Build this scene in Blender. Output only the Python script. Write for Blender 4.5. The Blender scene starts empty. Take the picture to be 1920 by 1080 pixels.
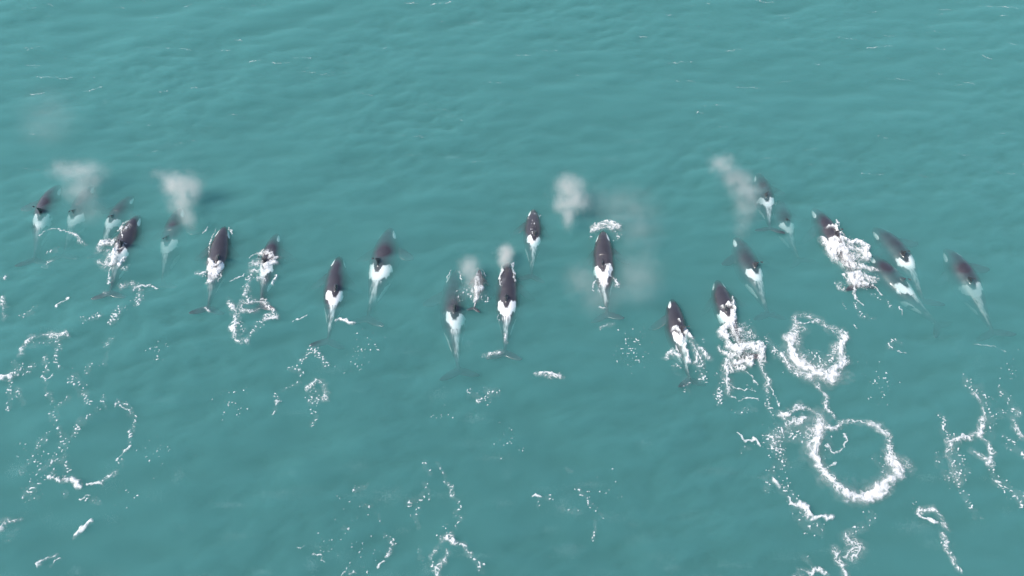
import bpy, bmesh, math, random
import numpy as np
from mathutils import Vector, Matrix

random.seed(4)
C = bpy.context.scene
COL = C.collection
R = math.radians

# ------------------------------------------------------------------ camera, sky, sun, exposure
CAM_H, PITCH, HFOV = 30.0, R(55), R(68)
cam_d = bpy.data.cameras.new("camera")
cam = bpy.data.objects.new("camera", cam_d)
COL.objects.link(cam)
cam.location = (0, 0, CAM_H)
cam.rotation_euler = (math.pi / 2 - PITCH, 0, 0)
cam_d.sensor_fit = 'HORIZONTAL'
cam_d.angle = HFOV
cam_d.clip_start, cam_d.clip_end = 0.5, 20000
C.camera = cam

SUN_EL, SUN_AZ = R(52), R(250)          # azimuth clockwise from +Y (north)
w = bpy.data.worlds.new("World")
C.world = w
w.use_nodes = True
nt = w.node_tree
nt.nodes.clear()
sky = nt.nodes.new('ShaderNodeTexSky')
sky.sky_type = 'NISHITA'
sky.sun_disc = False
sky.sun_elevation = SUN_EL
sky.sun_rotation = SUN_AZ
sky.dust_density = 2.0
bgn = nt.nodes.new('ShaderNodeBackground')
bgn.inputs['Strength'].default_value = 0.15
won = nt.nodes.new('ShaderNodeOutputWorld')
nt.links.new(sky.outputs[0], bgn.inputs[0])
nt.links.new(bgn.outputs[0], won.inputs[0])

sun_d = bpy.data.lights.new("sun", 'SUN')
sun_d.energy = 3.0
sun_d.angle = R(10)
sun_d.color = (1.0, 0.95, 0.88)
sun = bpy.data.objects.new("sun", sun_d)
COL.objects.link(sun)
sd = Vector((math.sin(SUN_AZ) * math.cos(SUN_EL), math.cos(SUN_AZ) * math.cos(SUN_EL), math.sin(SUN_EL)))
sun.rotation_euler = sd.to_track_quat('Z', 'Y').to_euler()
sun.location = (-40, -10, 60)

C.view_settings.view_transform = 'Standard'
C.view_settings.look = 'None'
C.view_settings.gamma = 1.0
C.view_settings.use_curve_mapping = False
C.view_settings.exposure = 0.32
C.cycles.volume_bounces = 3
C.cycles.max_bounces = 10
C.cycles.transparent_max_bounces = 64
C.cycles.caustics_reflective = False
C.cycles.caustics_refractive = False
C.cycles.use_denoising = True

# ------------------------------------------------------------------ helpers
FPX = 960 / math.tan(HFOV / 2)
CP, SP = math.cos(PITCH), math.sin(PITCH)


def at(px, py, z=0.0):
    """Where the line of sight through a point of the 1920 x 1080 picture meets height z (works on arrays)."""
    px, py = np.asarray(px, float), np.asarray(py, float)
    u, v = (px - 960) / FPX, (540 - py) / FPX
    dx, dy, dz = u, CP + v * SP, -SP + v * CP
    t = (z - CAM_H) / dz
    return dx * t, dy * t


def hash2(ix, iy, seed):
    h = (ix.astype(np.int64) * 374761393 + iy.astype(np.int64) * 668265263 + seed * 1442695041) & 0x7fffffff
    h = ((h ^ (h >> 13)) * 1274126177) & 0x7fffffff
    return ((h ^ (h >> 16)) & 0xffff) / 65535.0


def perlin(x, y, seed=0):
    ix, iy = np.floor(x), np.floor(y)
    fx, fy = x - ix, y - iy
    ux, uy = fx * fx * fx * (fx * (fx * 6 - 15) + 10), fy * fy * fy * (fy * (fy * 6 - 15) + 10)

    def g(ox, oy):
        a = hash2(ix + ox, iy + oy, seed) * 2 * np.pi
        return np.cos(a) * (fx - ox) + np.sin(a) * (fy - oy)
    n0 = g(0, 0) * (1 - ux) + g(1, 0) * ux
    n1 = g(0, 1) * (1 - ux) + g(1, 1) * ux
    return (n0 * (1 - uy) + n1 * uy) * 1.5


def fbm(x, y, seed=0, oct=3):
    s, a = 0, 1.0
    for k in range(oct):
        s = s + a * perlin(x * 2 ** k + 17.3 * k, y * 2 ** k - 9.1 * k, seed + k)
        a *= 0.5
    return s


def mesh_from(name, verts, faces, smooth=True):
    me = bpy.data.meshes.new(name)
    verts = np.asarray(verts, np.float32)
    faces = np.asarray(faces, np.int32)
    n, k = faces.shape
    me.vertices.add(len(verts))
    me.vertices.foreach_set('co', verts.ravel())
    me.loops.add(n * k)
    me.loops.foreach_set('vertex_index', faces.ravel())
    me.polygons.add(n)
    me.polygons.foreach_set('loop_start', np.arange(0, n * k, k, dtype=np.int32))
    me.polygons.foreach_set('loop_total', np.full(n, k, np.int32))
    me.polygons.foreach_set('use_smooth', np.full(n, smooth))
    me.update(calc_edges=True)
    return me


def link(name, me, mat=None, parent=None):
    o = bpy.data.objects.new(name, me)
    COL.objects.link(o)
    if mat is not None:
        me.materials.append(mat)
    if parent is not None:
        o.parent = parent
    return o


def tag(o, label=None, cat=None, group=None, kind=None):
    if label:
        o['label'] = label
    if cat:
        o['category'] = cat
    if group:
        o['group'] = group
    if kind:
        o['kind'] = kind
    return o


def new_mat(name):
    m = bpy.data.materials.new(name)
    m.use_nodes = True
    m.node_tree.nodes.clear()
    return m, m.node_tree.nodes, m.node_tree.links


# ------------------------------------------------------------------ materials
def mat_sea():
    m, n, l = new_mat("turbid_sea_water")
    v = n.new('ShaderNodeVolumePrincipled')
    v.inputs['Color'].default_value = (0.275, 0.634, 0.622, 1)
    v.inputs['Density'].default_value = 2.0
    v.inputs['Anisotropy'].default_value = 0.0
    o = n.new('ShaderNodeOutputMaterial')
    l.new(v.outputs[0], o.inputs['Volume'])
    return m


def mat_plain(name, col, rough=0.6, spec=0.5):
    m, n, l = new_mat(name)
    b = n.new('ShaderNodeBsdfPrincipled')
    b.inputs['Base Color'].default_value = (*col, 1)
    b.inputs['Roughness'].default_value = rough
    b.inputs['Specular IOR Level'].default_value = spec
    o = n.new('ShaderNodeOutputMaterial')
    l.new(b.outputs[0], o.inputs[0])
    return m


# ------------------------------------------------------------------ the sea
def graded(lo, hi, step, far, ratio=1.18):
    a = list(np.arange(lo, hi, step))
    s, x = step, a[-1]
    while x < far:
        s *= ratio
        x += s
        a.append(x)
    s, x = step, a[0]
    while x > -far:
        s *= ratio
        x -= s
        a.insert(0, x)
    return np.array(a)


def wave_height(x, y):
    th = 0.35                                    # direction in which the wind chop runs
    u, v = x * math.cos(th) + y * math.sin(th), -x * math.sin(th) + y * math.cos(th)
    h = 0.17 * perlin(u / 7.5, v / 4.2, 3)
    h += 0.12 * perlin(u / 4.4 + 0.3 * perlin(u / 9, v / 9, 8), v / 1.6, 5)
    h += 0.10 * perlin(x / 2.5, y / 0.85, 7)
    gust = 0.6 + 0.7 * perlin(x / 11, y / 8, 21)
    h += gust * 0.10 * perlin(u / 1.2, v / 0.55, 9)
    h += gust * 0.045 * (1 - 2 * np.abs(perlin(u / 0.8, v / 0.42, 10)))
    return h


def build_sea():
    xs = graded(-46, 46, 0.17, 4000)
    ys = graded(3, 60, 0.17, 4000)
    X, Y = np.meshgrid(xs, ys)
    fade = np.clip(1.3 - np.hypot(X, Y - 30) / 300, 0, 1)
    Z = wave_height(X, Y) * fade
    ny, nx = X.shape
    top = np.stack([X, Y, Z], -1).reshape(-1, 3)
    i = np.arange(ny * nx).reshape(ny, nx)
    f = np.stack([i[:-1, :-1], i[:-1, 1:], i[1:, 1:], i[1:, :-1]], -1).reshape(-1, 4)
    # rim, walls and bottom at -9 m, so the water is one closed body
    ring = np.concatenate([i[0, :-1], i[:-1, -1], i[-1, :0:-1], i[:0:-1, 0]])
    n0 = len(top)
    low = top[ring].copy()
    low[:, 2] = -9.0
    k = len(ring)
    b = n0 + np.arange(k)
    r2 = np.roll(ring, -1)
    b2 = np.roll(b, -1)
    walls = np.stack([ring, b, b2, r2], -1)
    me = mesh_from("sea", np.concatenate([top, low]), np.concatenate([f, walls]))
    bm = bmesh.new()
    bm.from_mesh(me)
    bm.verts.ensure_lookup_table()
    bm.faces.new([bm.verts[j] for j in b[::-1]])
    bmesh.ops.recalc_face_normals(bm, faces=bm.faces)
    bm.to_mesh(me)
    bm.free()
    return tag(link("sea", me, mat_sea()), "murky teal sea water with soft wind chop", "sea", kind='structure')


build_sea()
deep = mesh_from("deep_water", [(-5000, -5000, -9.5), (5000, -5000, -9.5), (5000, 5000, -9.5), (-5000, 5000, -9.5)], [(0, 1, 2, 3)])
tag(link("deep_water", deep, mat_plain("deep_water", (0.01, 0.06, 0.07), 0.9, 0.1)), "dark teal depths under the whales", "deep water", kind='structure')
# ------------------------------------------------------------------ orcas
L0 = 6.4                                          # length of the pattern whale, snout to fluke notch, metres
PROFILE = np.array([                               # t, half width, half height, axis height
    (0.000, 0.02, 0.02, -0.10), (0.008, 0.10, 0.09, -0.09), (0.025, 0.18, 0.17, -0.07), (0.05, 0.26, 0.26, -0.04),
    (0.09, 0.37, 0.38, -0.02), (0.15, 0.50, 0.52, 0.0), (0.23, 0.62, 0.66, 0.0), (0.32, 0.69, 0.75, 0.0),
    (0.42, 0.69, 0.77, 0.0), (0.51, 0.62, 0.70, 0.02), (0.60, 0.50, 0.58, 0.05), (0.69, 0.36, 0.44, 0.08),
    (0.77, 0.235, 0.32, 0.10), (0.85, 0.14, 0.22, 0.11), (0.92, 0.085, 0.14, 0.11), (0.97, 0.07, 0.09, 0.11),
    (1.00, 0.03, 0.04, 0.11)])


def prof(t):
    return [np.interp(t, PROFILE[:, 0], PROFILE[:, c]) for c in (1, 2, 3)]


def shell(bm, top, bot):
    """A closed shell from two matching grids of points (rows x cols)."""
    nr, nc = len(top), len(top[0])
    a = [[bm.verts.new(p) for p in row] for row in top]
    b = [[bm.verts.new(p) for p in row] for row in bot]
    for i in range(nr - 1):
        for j in range(nc - 1):
            bm.faces.new((a[i][j], a[i][j + 1], a[i + 1][j + 1], a[i + 1][j]))
            bm.faces.new((b[i][j], b[i + 1][j], b[i + 1][j + 1], b[i][j + 1]))
    for i in range(nr - 1):
        bm.faces.new((a[i][0], a[i + 1][0], b[i + 1][0], b[i][0]))
        bm.faces.new((a[i][-1], b[i][-1], b[i + 1][-1], a[i + 1][-1]))
    for j in range(nc - 1):
        bm.faces.new((a[0][j], b[0][j], b[0][j + 1], a[0][j + 1]))
        bm.faces.new((a[-1][j], a[-1][j + 1], b[-1][j + 1], b[-1][j]))


def blade(bm, lead, trail, thick, frame):
    """A fin: leading and trailing edge curves (rows of 2-D points in the fin's plane), root to tip; thick = half thickness at root."""
    nr, nc = len(lead), 9
    top, bot = [], []
    for i in range(nr):
        s = i / (nr - 1)
        rt, rb = [], []
        for j in range(nc):
            c = j / (nc - 1)
            p = (lead[i][0] * (1 - c) + trail[i][0] * c, lead[i][1] * (1 - c) + trail[i][1] * c)
            h = 0.012 + thick * (1 - 0.72 * s) * 1.9 * math.sqrt(c) * (1 - c) ** 0.8
            rt.append(frame(p, h))
            rb.append(frame(p, -h))
        top.append(rt)
        bot.append(rb)
    shell(bm, top, bot)


def pattern_whale():
    bm = bmesh.new()
    ts = np.concatenate([np.linspace(0, 0.06, 8)[:-1], np.linspace(0.06, 1, 54)])
    N = 40
    rings = []
    for t in ts:
        hw, hh, zc = prof(t)
        ring = []
        for k in range(N):
            a = 2 * math.pi * k / N
            y, z = math.cos(a), math.sin(a)
            ring.append(bm.verts.new((-t * L0, hw * y, zc + hh * z)))
        rings.append(ring)
    for a, b in zip(rings[:-1], rings[1:]):
        for k in range(N):
            bm.faces.new((a[k], b[k], b[(k + 1) % N], a[(k + 1) % N]))
    bm.faces.new(rings[0])
    bm.faces.new(rings[-1][::-1])
    # dorsal fin: tall, curved back
    n = 9
    s = np.linspace(0, 1, n)
    lead = [(-2.45 - 0.62 * v - 0.28 * v * v, 0.62 + 0.95 * v ** 0.92) for v in s]
    trail = [(-3.16 + 0.26 * math.sin(v * 2.6) - 0.10 * v, 0.60 + 0.93 * v) for v in s]
    blade(bm, lead, trail, 0.075, lambda p, h: (p[0], h, p[1]))
    for sg in (1, -1):
        # pectoral flippers: broad rounded paddles
        lead = [(-1.30 - 0.50 * v - 0.25 * v * v, 0.40 + 1.20 * v) for v in s]
        trail = [(-1.92 - 0.42 * math.sin(v * 2.2) + 0.05 * v, 0.40 + 1.14 * v) for v in s]
        blade(bm, lead, trail, 0.085, lambda p, h, sg=sg: (p[0], sg * p[1], 0.14 - 0.12 * (p[1] - 0.4) + h))
        # flukes
        lead = [(-5.92 - 0.30 * v - 0.30 * v * v, 0.0 + 0.98 * v) for v in s]
        trail = [(-6.40 - 0.16 * math.sin(v * math.pi * 0.8) - 0.12 * v, 0.0 + 0.98 * v) for v in s]
        blade(bm, lead, trail, 0.075, lambda p, h, sg=sg: (p[0], sg * p[1], 0.11 + h))
    bmesh.ops.recalc_face_normals(bm, faces=bm.faces)
    me = bpy.data.meshes.new("orca_pattern")
    bm.to_mesh(me)
    bm.free()
    o = link("orca_pattern", me)
    rm = o.modifiers.new("skin", 'REMESH')          # fuses body and fins into one continuous skin
    rm.mode = 'VOXEL'
    rm.voxel_size = 0.034
    sm = o.modifiers.new("smooth", 'SMOOTH')
    sm.factor, sm.iterations = 0.5, 5
    dg = bpy.context.evaluated_depsgraph_get()
    ev = o.evaluated_get(dg).to_mesh()
    co = np.empty(len(ev.vertices) * 3, np.float32)
    ev.vertices.foreach_get('co', co)
    quads = np.array([p.vertices[:] for p in ev.polygons if len(p.vertices) == 4], np.int32)
    o.evaluated_get(dg).to_mesh_clear()
    bpy.data.objects.remove(o)
    return co.reshape(-1, 3), quads


REST, REST_QUADS = pattern_whale()


def sstep(a, b, x):
    t = np.clip((x - a) / (b - a), 0, 1)
    return t * t * (3 - 2 * t)


def skin_white(P, seed, saddle=1.0, tailwhite=0.5):
    """White of an orca's pattern on the rest shape: 0 black ... 1 white."""
    x, y, z = P[:, 0], P[:, 1], P[:, 2]
    t = np.clip(-x / L0, 0, 1)
    hw, hh, zc = prof(t)
    phi = np.degrees(np.arctan2((z - zc) / np.maximum(hh, .01), np.abs(y) / np.maximum(hw, .01)))
    r = np.hypot((z - zc) / np.maximum(hh, .01), y / np.maximum(hw, .01))
    onbody = r < 1.25
    nz = 0.14 * perlin(x * 2.3 + seed, y * 2.3, seed) + 0.16 * perlin(x * 4 + seed, y * 10, seed + 1)
    # saddle: two lobes either side of the fin's rear edge, running together; tail streak paints in wash and wet highlight
    yr = y + 0.05 * math.sin(seed * 1.7)          # no two saddles are quite alike
    size = 1.0 + 0.14 * math.sin(seed * 3.1)
    lob = np.hypot((x + 3.30 - 0.55 * (np.abs(yr) - .30)) / (0.36 * size), (np.abs(yr) - 0.29) / (0.225 * size))
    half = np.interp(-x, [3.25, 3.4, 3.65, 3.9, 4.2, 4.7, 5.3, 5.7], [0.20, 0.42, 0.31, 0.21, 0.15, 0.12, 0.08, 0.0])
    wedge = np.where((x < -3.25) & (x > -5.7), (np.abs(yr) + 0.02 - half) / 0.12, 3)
    streak = 0.9 * perlin(x * 1.6 + seed, y * 9, seed + 4)
    notch = sstep(0.17, 0.05, np.abs(y)) * sstep(-3.52, -3.36, x)
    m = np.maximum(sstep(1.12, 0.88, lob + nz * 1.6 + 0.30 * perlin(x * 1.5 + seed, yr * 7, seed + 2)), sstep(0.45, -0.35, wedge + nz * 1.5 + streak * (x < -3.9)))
    m = m * (1 - notch)
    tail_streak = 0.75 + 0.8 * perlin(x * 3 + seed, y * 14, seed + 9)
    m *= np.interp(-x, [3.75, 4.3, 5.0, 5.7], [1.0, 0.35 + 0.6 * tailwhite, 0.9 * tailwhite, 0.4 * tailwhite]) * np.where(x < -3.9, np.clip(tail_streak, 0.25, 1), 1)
    white = m * (phi > 8) * saddle
    # eye patch
    e = np.hypot((x + 0.66 + 0.0) / 0.36, (phi - 33 + (x + .66) * 14) / 15)
    white = np.maximum(white, sstep(1.1, 0.9, e) * onbody)
    # chin, belly and the lobe that climbs the rear flank
    belly = np.where(phi < np.interp(-x, [0, 0.5, 1.5, 2.2, 3.4, 4.2, 5.6], [-20, -25, -48, -60, -52, -35, -50]), 1.0, 0)
    lobe = np.hypot((x + 4.35 + (phi - 2) * 0.010) / 0.58, (phi - 2) / 22)
    white = np.maximum(white, belly * onbody * (x > -5.4))
    white = np.maximum(white, sstep(1.1, 0.9, lobe + nz) * onbody)
    under = (x < -5.85) & (z < 0.10)
    return np.where(under, 0.85, white)


def mat_skin():
    m, n, l = new_mat("wet_orca_skin")
    att = n.new('ShaderNodeAttribute')
    att.attribute_name = "white_pattern"
    tc = n.new('ShaderNodeTexCoord')
    nz = n.new('ShaderNodeTexNoise')
    nz.inputs['Scale'].default_value = 2.6
    nz.inputs['Detail'].default_value = 6
    l.new(tc.outputs['Object'], nz.inputs['Vector'])
    dark = n.new('ShaderNodeMix')
    dark.data_type = 'RGBA'
    dark.inputs['A'].default_value = (0.026, 0.023, 0.028, 1)
    dark.inputs['B'].default_value = (0.055, 0.047, 0.055, 1)
    l.new(nz.outputs['Fac'], dark.inputs['Factor'])
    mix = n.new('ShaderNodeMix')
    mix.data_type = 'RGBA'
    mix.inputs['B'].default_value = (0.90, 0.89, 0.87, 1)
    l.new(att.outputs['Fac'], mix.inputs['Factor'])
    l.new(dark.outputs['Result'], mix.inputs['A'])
    b = n.new('ShaderNodeBsdfPrincipled')
    b.inputs['Roughness'].default_value = 0.42
    b.inputs['Coat Weight'].default_value = 1.0
    b.inputs['Coat Roughness'].default_value = 0.14
    l.new(mix.outputs['Result'], b.inputs['Base Color'])
    bp = n.new('ShaderNodeBump')
    bp.inputs['Strength'].default_value = 0.25
    bp.inputs['Distance'].default_value = 0.03
    nz2 = n.new('ShaderNodeTexNoise')
    nz2.inputs['Scale'].default_value = 9
    nz2.inputs['Detail'].default_value = 4
    l.new(tc.outputs['Object'], nz2.inputs['Vector'])
    l.new(nz2.outputs['Fac'], bp.inputs['Height'])
    l.new(bp.outputs[0], b.inputs['Normal'])
    o = n.new('ShaderNodeOutputMaterial')
    l.new(b.outputs[0], o.inputs[0])
    return m


SKIN = mat_skin()
BACK_POINTS = []
GROUP = "orcas of the pod"


def orca(label, head, mid, tail, back, fin=1.1, lean=0.0, roll=None, saddle=1.0, tailwhite=0.75, girth=1.04, seed=0):
    """head, fin and fluke positions in the picture; back = height of the back above the water at those three places."""
    zc = [back[0] , back[1] , back[2]]
    pts = [np.array([*map(float, at(p[0], p[1], min(z, .4))), 0.0]) for p, z in zip((head, mid, tail), zc)]
    h, f, t = pts
    # quadratic curve through head (0), fin (0.47) and fluke notch (1)
    q = 0.47
    k = (f - (1 - q) ** 2 * h - q * q * t) / (2 * q * (1 - q))
    u = np.linspace(0, 1, 200)[:, None]
    cur = (1 - u) ** 2 * h + 2 * u * (1 - u) * k + u * u * t
    d = np.concatenate([[0], np.cumsum(np.linalg.norm(np.diff(cur, axis=0), axis=1))])
    full = d[-1]
    sc = full / L0
    if back[1] < -0.07 and girth == 1.04:
        girth = 1.22
        fin = min(fin, 1.1)
    if back[1] < -0.10:
        fin = 0.6
    P = REST.copy()
    isfin = (P[:, 2] > 0.70) & (P[:, 0] < -2.2) & (P[:, 0] > -3.7) & (np.abs(P[:, 1]) < 0.25)
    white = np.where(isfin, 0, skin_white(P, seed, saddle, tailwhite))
    if back[1] >= 0:                              # flippers of a surfaced whale hang down
        out = np.maximum(np.abs(P[:, 1]) - 0.62, 0) * ((P[:, 0] < -1.0) & (P[:, 0] > -2.9))
        P[:, 2] -= 0.75 * out
    lift = np.where(isfin, P[:, 2] - 0.70, 0)
    P[:, 2] += lift * (fin - 1)
    P[:, 1] += lift * fin * lean
    if roll is None:
        roll = 0.24 * math.sin(seed * 2.3)
    P[:, 1] *= np.where(np.abs(P[:, 1]) < 0.75, girth, 1 + (girth - 1) * 0.75 / np.maximum(np.abs(P[:, 1]), .75))
    ca, sa = math.cos(roll), math.sin(roll)
    P[:, 1], P[:, 2] = P[:, 1] * ca - P[:, 2] * sa, P[:, 1] * sa + P[:, 2] * ca
    s = np.clip(-P[:, 0] / L0, 0, 1)
    over = -P[:, 0] / L0 - s
    cx = np.interp(s * full, d, cur[:, 0])
    cy = np.interp(s * full, d, cur[:, 1])
    tx, ty = np.gradient(cur[:, 0]), np.gradient(cur[:, 1])
    nl = np.hypot(tx, ty)
    tx, ty = np.interp(s * full, d, tx / nl), np.interp(s * full, d, ty / nl)
    # the axis lies below the back, measured from the local height of the water
    swell = [float(wave_height(np.array([p[0]]), np.array([p[1]]))[0]) for p in (h, f, t)]
    back = [v + e for v, e in zip(back, swell)]
    tops = [back[0] - 0.24 * sc, back[1] - 0.74 * sc, back[2] - 0.2 * sc]
    kz = (tops[1] - (1 - q) ** 2 * tops[0] - q * q * tops[2]) / (2 * q * (1 - q))
    az = (1 - s) ** 2 * tops[0] + 2 * s * (1 - s) * kz + s * s * tops[2]
    X = cx + tx * over * full - ty * (-P[:, 1]) * sc
    Y = cy + ty * over * full + tx * (-P[:, 1]) * sc
    Z = az + P[:, 2] * sc
    BACK_POINTS.append((X[~isfin], Y[~isfin], Z[~isfin]))
    base = np.array([f[0], f[1], 0.0])
    me = mesh_from("orca", np.stack([X, Y, Z], -1) - base, REST_QUADS)
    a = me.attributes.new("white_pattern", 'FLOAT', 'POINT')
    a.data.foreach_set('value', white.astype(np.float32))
    o = link("orca", me, SKIN)
    o.location = base
    return tag(o, label, "orca", GROUP)


# label, head, fin, flukes (picture points), height of back at head / fin / flukes
POD = [
    ("leftmost orca, half submerged, with dark fin tip above a white saddle", (112, 343), (80, 385), (60, 490), (-0.18, -0.02, -0.32), dict(fin=1.3, lean=.1, tailwhite=.2)),
    ("faint submerged orca under the curved foam line, small saddle, just right of leftmost orca", (172, 345), (142, 400), (116, 482), (-0.325, -0.217, -0.519), dict()),
    ("deeply submerged orca with mint green saddle, close beside the orca in churned foam", (250, 365), (212, 408), (190, 478), (-0.26, -0.156, -0.433), dict()),
    ("orca with dark fin and foam churned along its left side, second big one from left", (259, 398), (227, 450), (203, 553), (-0.05, 0.129, -0.15), dict(fin=1.3, lean=-.25, tailwhite=.3)),
    ("deeply submerged orca showing only a mint saddle, below the left white blow", (336, 385), (319, 440), (300, 535), (-0.27, -0.25, -0.5), dict()),
    ("orca with shiny purple back clear of the water, right of left white blow", (421, 421), (401, 488), (388, 584), (0.08, 0.165, -0.17), dict(fin=1.3, lean=-.25, tailwhite=.25)),
    ("orca with submerged head, fin tip cutting foam and its flukes in a foam ring", (518, 432), (503, 478), (487, 577), (-0.217, 0.08, -0.099), dict(fin=1.25, lean=-.1, tailwhite=.1)),
    ("orca with thin white tail ridge, beside the short white streak in left centre", (635, 473), (624, 540), (613, 645), (-0.095, 0.05, -0.282), dict(tailwhite=1.0)),
    ("orca just under the surface with bright eye patch, alone right of the white streak", (731, 422), (714, 498), (686, 602), (-0.095, -0.08, -0.433), dict()),
    ("large orca with flukes sunk below it, on the left side of the calf", (854, 500), (849, 583), (861, 702), (-0.13, -0.04, -0.346), dict(fin=1.3, tailwhite=.9)),
    ("small orca calf splashing between two adult orcas", (899, 506), (896, 540), (888, 580), (0.06, 0.102, -0.05), dict(fin=.8, girth=1.0)),
    ("orca with broad purple back and small blow at its head, right of the calf", (951, 486), (951, 572), (946, 668), (0.08, 0.147, -0.217), dict(fin=.9, tailwhite=.9)),
    ("small young orca with both eye patches showing, alone ahead of the centre group", (1001, 385), (999, 446), (996, 520), (-0.06, 0.04, -0.303), dict(fin=.8, tailwhite=1.0)),
    ("orca pushing a white bow wave, long purple back, under drifting mist", (1131, 428), (1135, 494), (1141, 592), (0.093, 0.165, -0.26), dict(fin=.45, tailwhite=1.0)),
    ("orca with dark head under water and both flippers spread, foam on each side of tail", (1262, 556), (1274, 622), (1297, 716), (-0.13, 0.12, -0.2), dict(fin=1.3, tailwhite=1.0)),
    ("orca kicking up thick white water behind its fin, left of the upper foam ring", (1346, 520), (1365, 580), (1402, 672), (-0.173, 0.084, 0.0), dict(fin=1.3, lean=.2)),
    ("submerged orca with mint saddle, below the right blow and above the splashing orca", (1380, 440), (1404, 488), (1442, 595), (-0.195, -0.086, -0.346), dict()),
    ("orca whose dark flukes spread close behind its small saddle, ahead of the right side group", (1421, 322), (1439, 368), (1444, 432), (-0.26, -0.096, -0.151), dict()),
    ("faint submerged orca, pale saddle only, in the gap left of the big right splash", (1462, 372), (1476, 420), (1504, 490), (-0.6, -0.22, -0.6), dict()),
    ("orca trailing the biggest white splash, eye patch and fin ahead of the foam", (1527, 382), (1556, 422), (1614, 535), (-0.108, 0.098, 0.0), dict(fin=1.35, lean=.25)),
    ("submerged orca with bright eye patch and saddle, just right of the biggest splash", (1640, 420), (1694, 474), (1735, 570), (-0.195, -0.095, -0.39), dict()),
    ("deeply submerged orca below and alongside the one with bright eye patch", (1636, 468), (1682, 524), (1768, 612), (-0.303, -0.165, -0.519), dict()),
    ("rightmost orca, submerged body with fin tip showing and pale tail ridge", (1774, 462), (1821, 522), (1870, 625), (-0.195, -0.1, -0.4), dict(fin=1.3, lean=.1, tailwhite=.9, saddle=.8)),
]
for i, (lab, hd, md, tl, bk, kw) in enumerate(POD):
    orca(lab, hd, md, tl, bk, seed=i * 7 + 1, **kw)
# ------------------------------------------------------------------ height of the water and of the whales' backs
HG, HX0, HY0, HNX, HNY = 0.06, -42.0, 6.0, 1400, 620
BACKS = np.full((HNX, HNY), -9.0, np.float32)
for X, Y, Z in BACK_POINTS:
    ix, iy = ((X - HX0) / HG).astype(int), ((Y - HY0) / HG).astype(int)
    ok = (ix > 1) & (iy > 1) & (ix < HNX - 2) & (iy < HNY - 2)
    for ox in (-1, 0, 1):
        for oy in (-1, 0, 1):
            np.maximum.at(BACKS, (ix[ok] + ox, iy[ok] + oy), Z[ok])


def float_z(x, y):
    """Height at which foam floats: on the water or draped over a whale's back."""
    ix = np.clip(((x - HX0) / HG).astype(int), 0, HNX - 1)
    iy = np.clip(((y - HY0) / HG).astype(int), 0, HNY - 1)
    return np.maximum(wave_height(x, y), BACKS[ix, iy] + 0.02)


# ------------------------------------------------------------------ foam
def mat_foam():
    m, n, l = new_mat("white_foam")
    tc = n.new('ShaderNodeTexCoord')
    nz = n.new('ShaderNodeTexNoise')
    nz.inputs['Scale'].default_value = 14
    nz.inputs['Detail'].default_value = 3
    l.new(tc.outputs['Object'], nz.inputs['Vector'])
    mx = n.new('ShaderNodeMix')
    mx.data_type = 'RGBA'
    mx.inputs['A'].default_value = (0.72, 0.74, 0.75, 1)
    mx.inputs['B'].default_value = (0.93, 0.91, 0.89, 1)
    l.new(nz.outputs['Fac'], mx.inputs['Factor'])
    b = n.new('ShaderNodeBsdfPrincipled')
    b.inputs['Roughness'].default_value = 0.7
    l.new(mx.outputs['Result'], b.inputs['Base Color'])
    cv = n.new('ShaderNodeAttribute')            # how densely the bubbles cover the water
    cv.attribute_name = "cover"
    tr = n.new('ShaderNodeBsdfTransparent')
    ms = n.new('ShaderNodeMixShader')
    l.new(cv.outputs['Fac'], ms.inputs[0])
    l.new(tr.outputs[0], ms.inputs[1])
    l.new(b.outputs[0], ms.inputs[2])
    o = n.new('ShaderNodeOutputMaterial')
    l.new(ms.outputs[0], o.inputs[0])
    return m


FOAM = mat_foam()
SEED = [11]
GRID = 0.022


def crop(x0, y0, s):
    """Turns points read in an enlarged piece of the picture into picture points."""
    return lambda *p: [(x0 + a / s, y0 + b / s) for a, b in p]


def seg_dist(x, y, pts):
    """Distance to a polyline and position along it (0..1)."""
    best = np.full(x.shape, 1e9)
    along = np.zeros(x.shape)
    n = max(len(pts) - 1, 1)
    if len(pts) == 1:
        return np.hypot(x - pts[0][0], y - pts[0][1]), along
    for i in range(n):
        (ax, ay), (bx, by) = pts[i], pts[i + 1]
        dx, dy = bx - ax, by - ay
        t = np.clip(((x - ax) * dx + (y - ay) * dy) / (dx * dx + dy * dy + 1e-9), 0, 1)
        d = np.hypot(x - ax - t * dx, y - ay - t * dy)
        m = d < best
        best = np.where(m, d, best)
        along = np.where(m, (i + t) / n, along)
    return best, along


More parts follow.
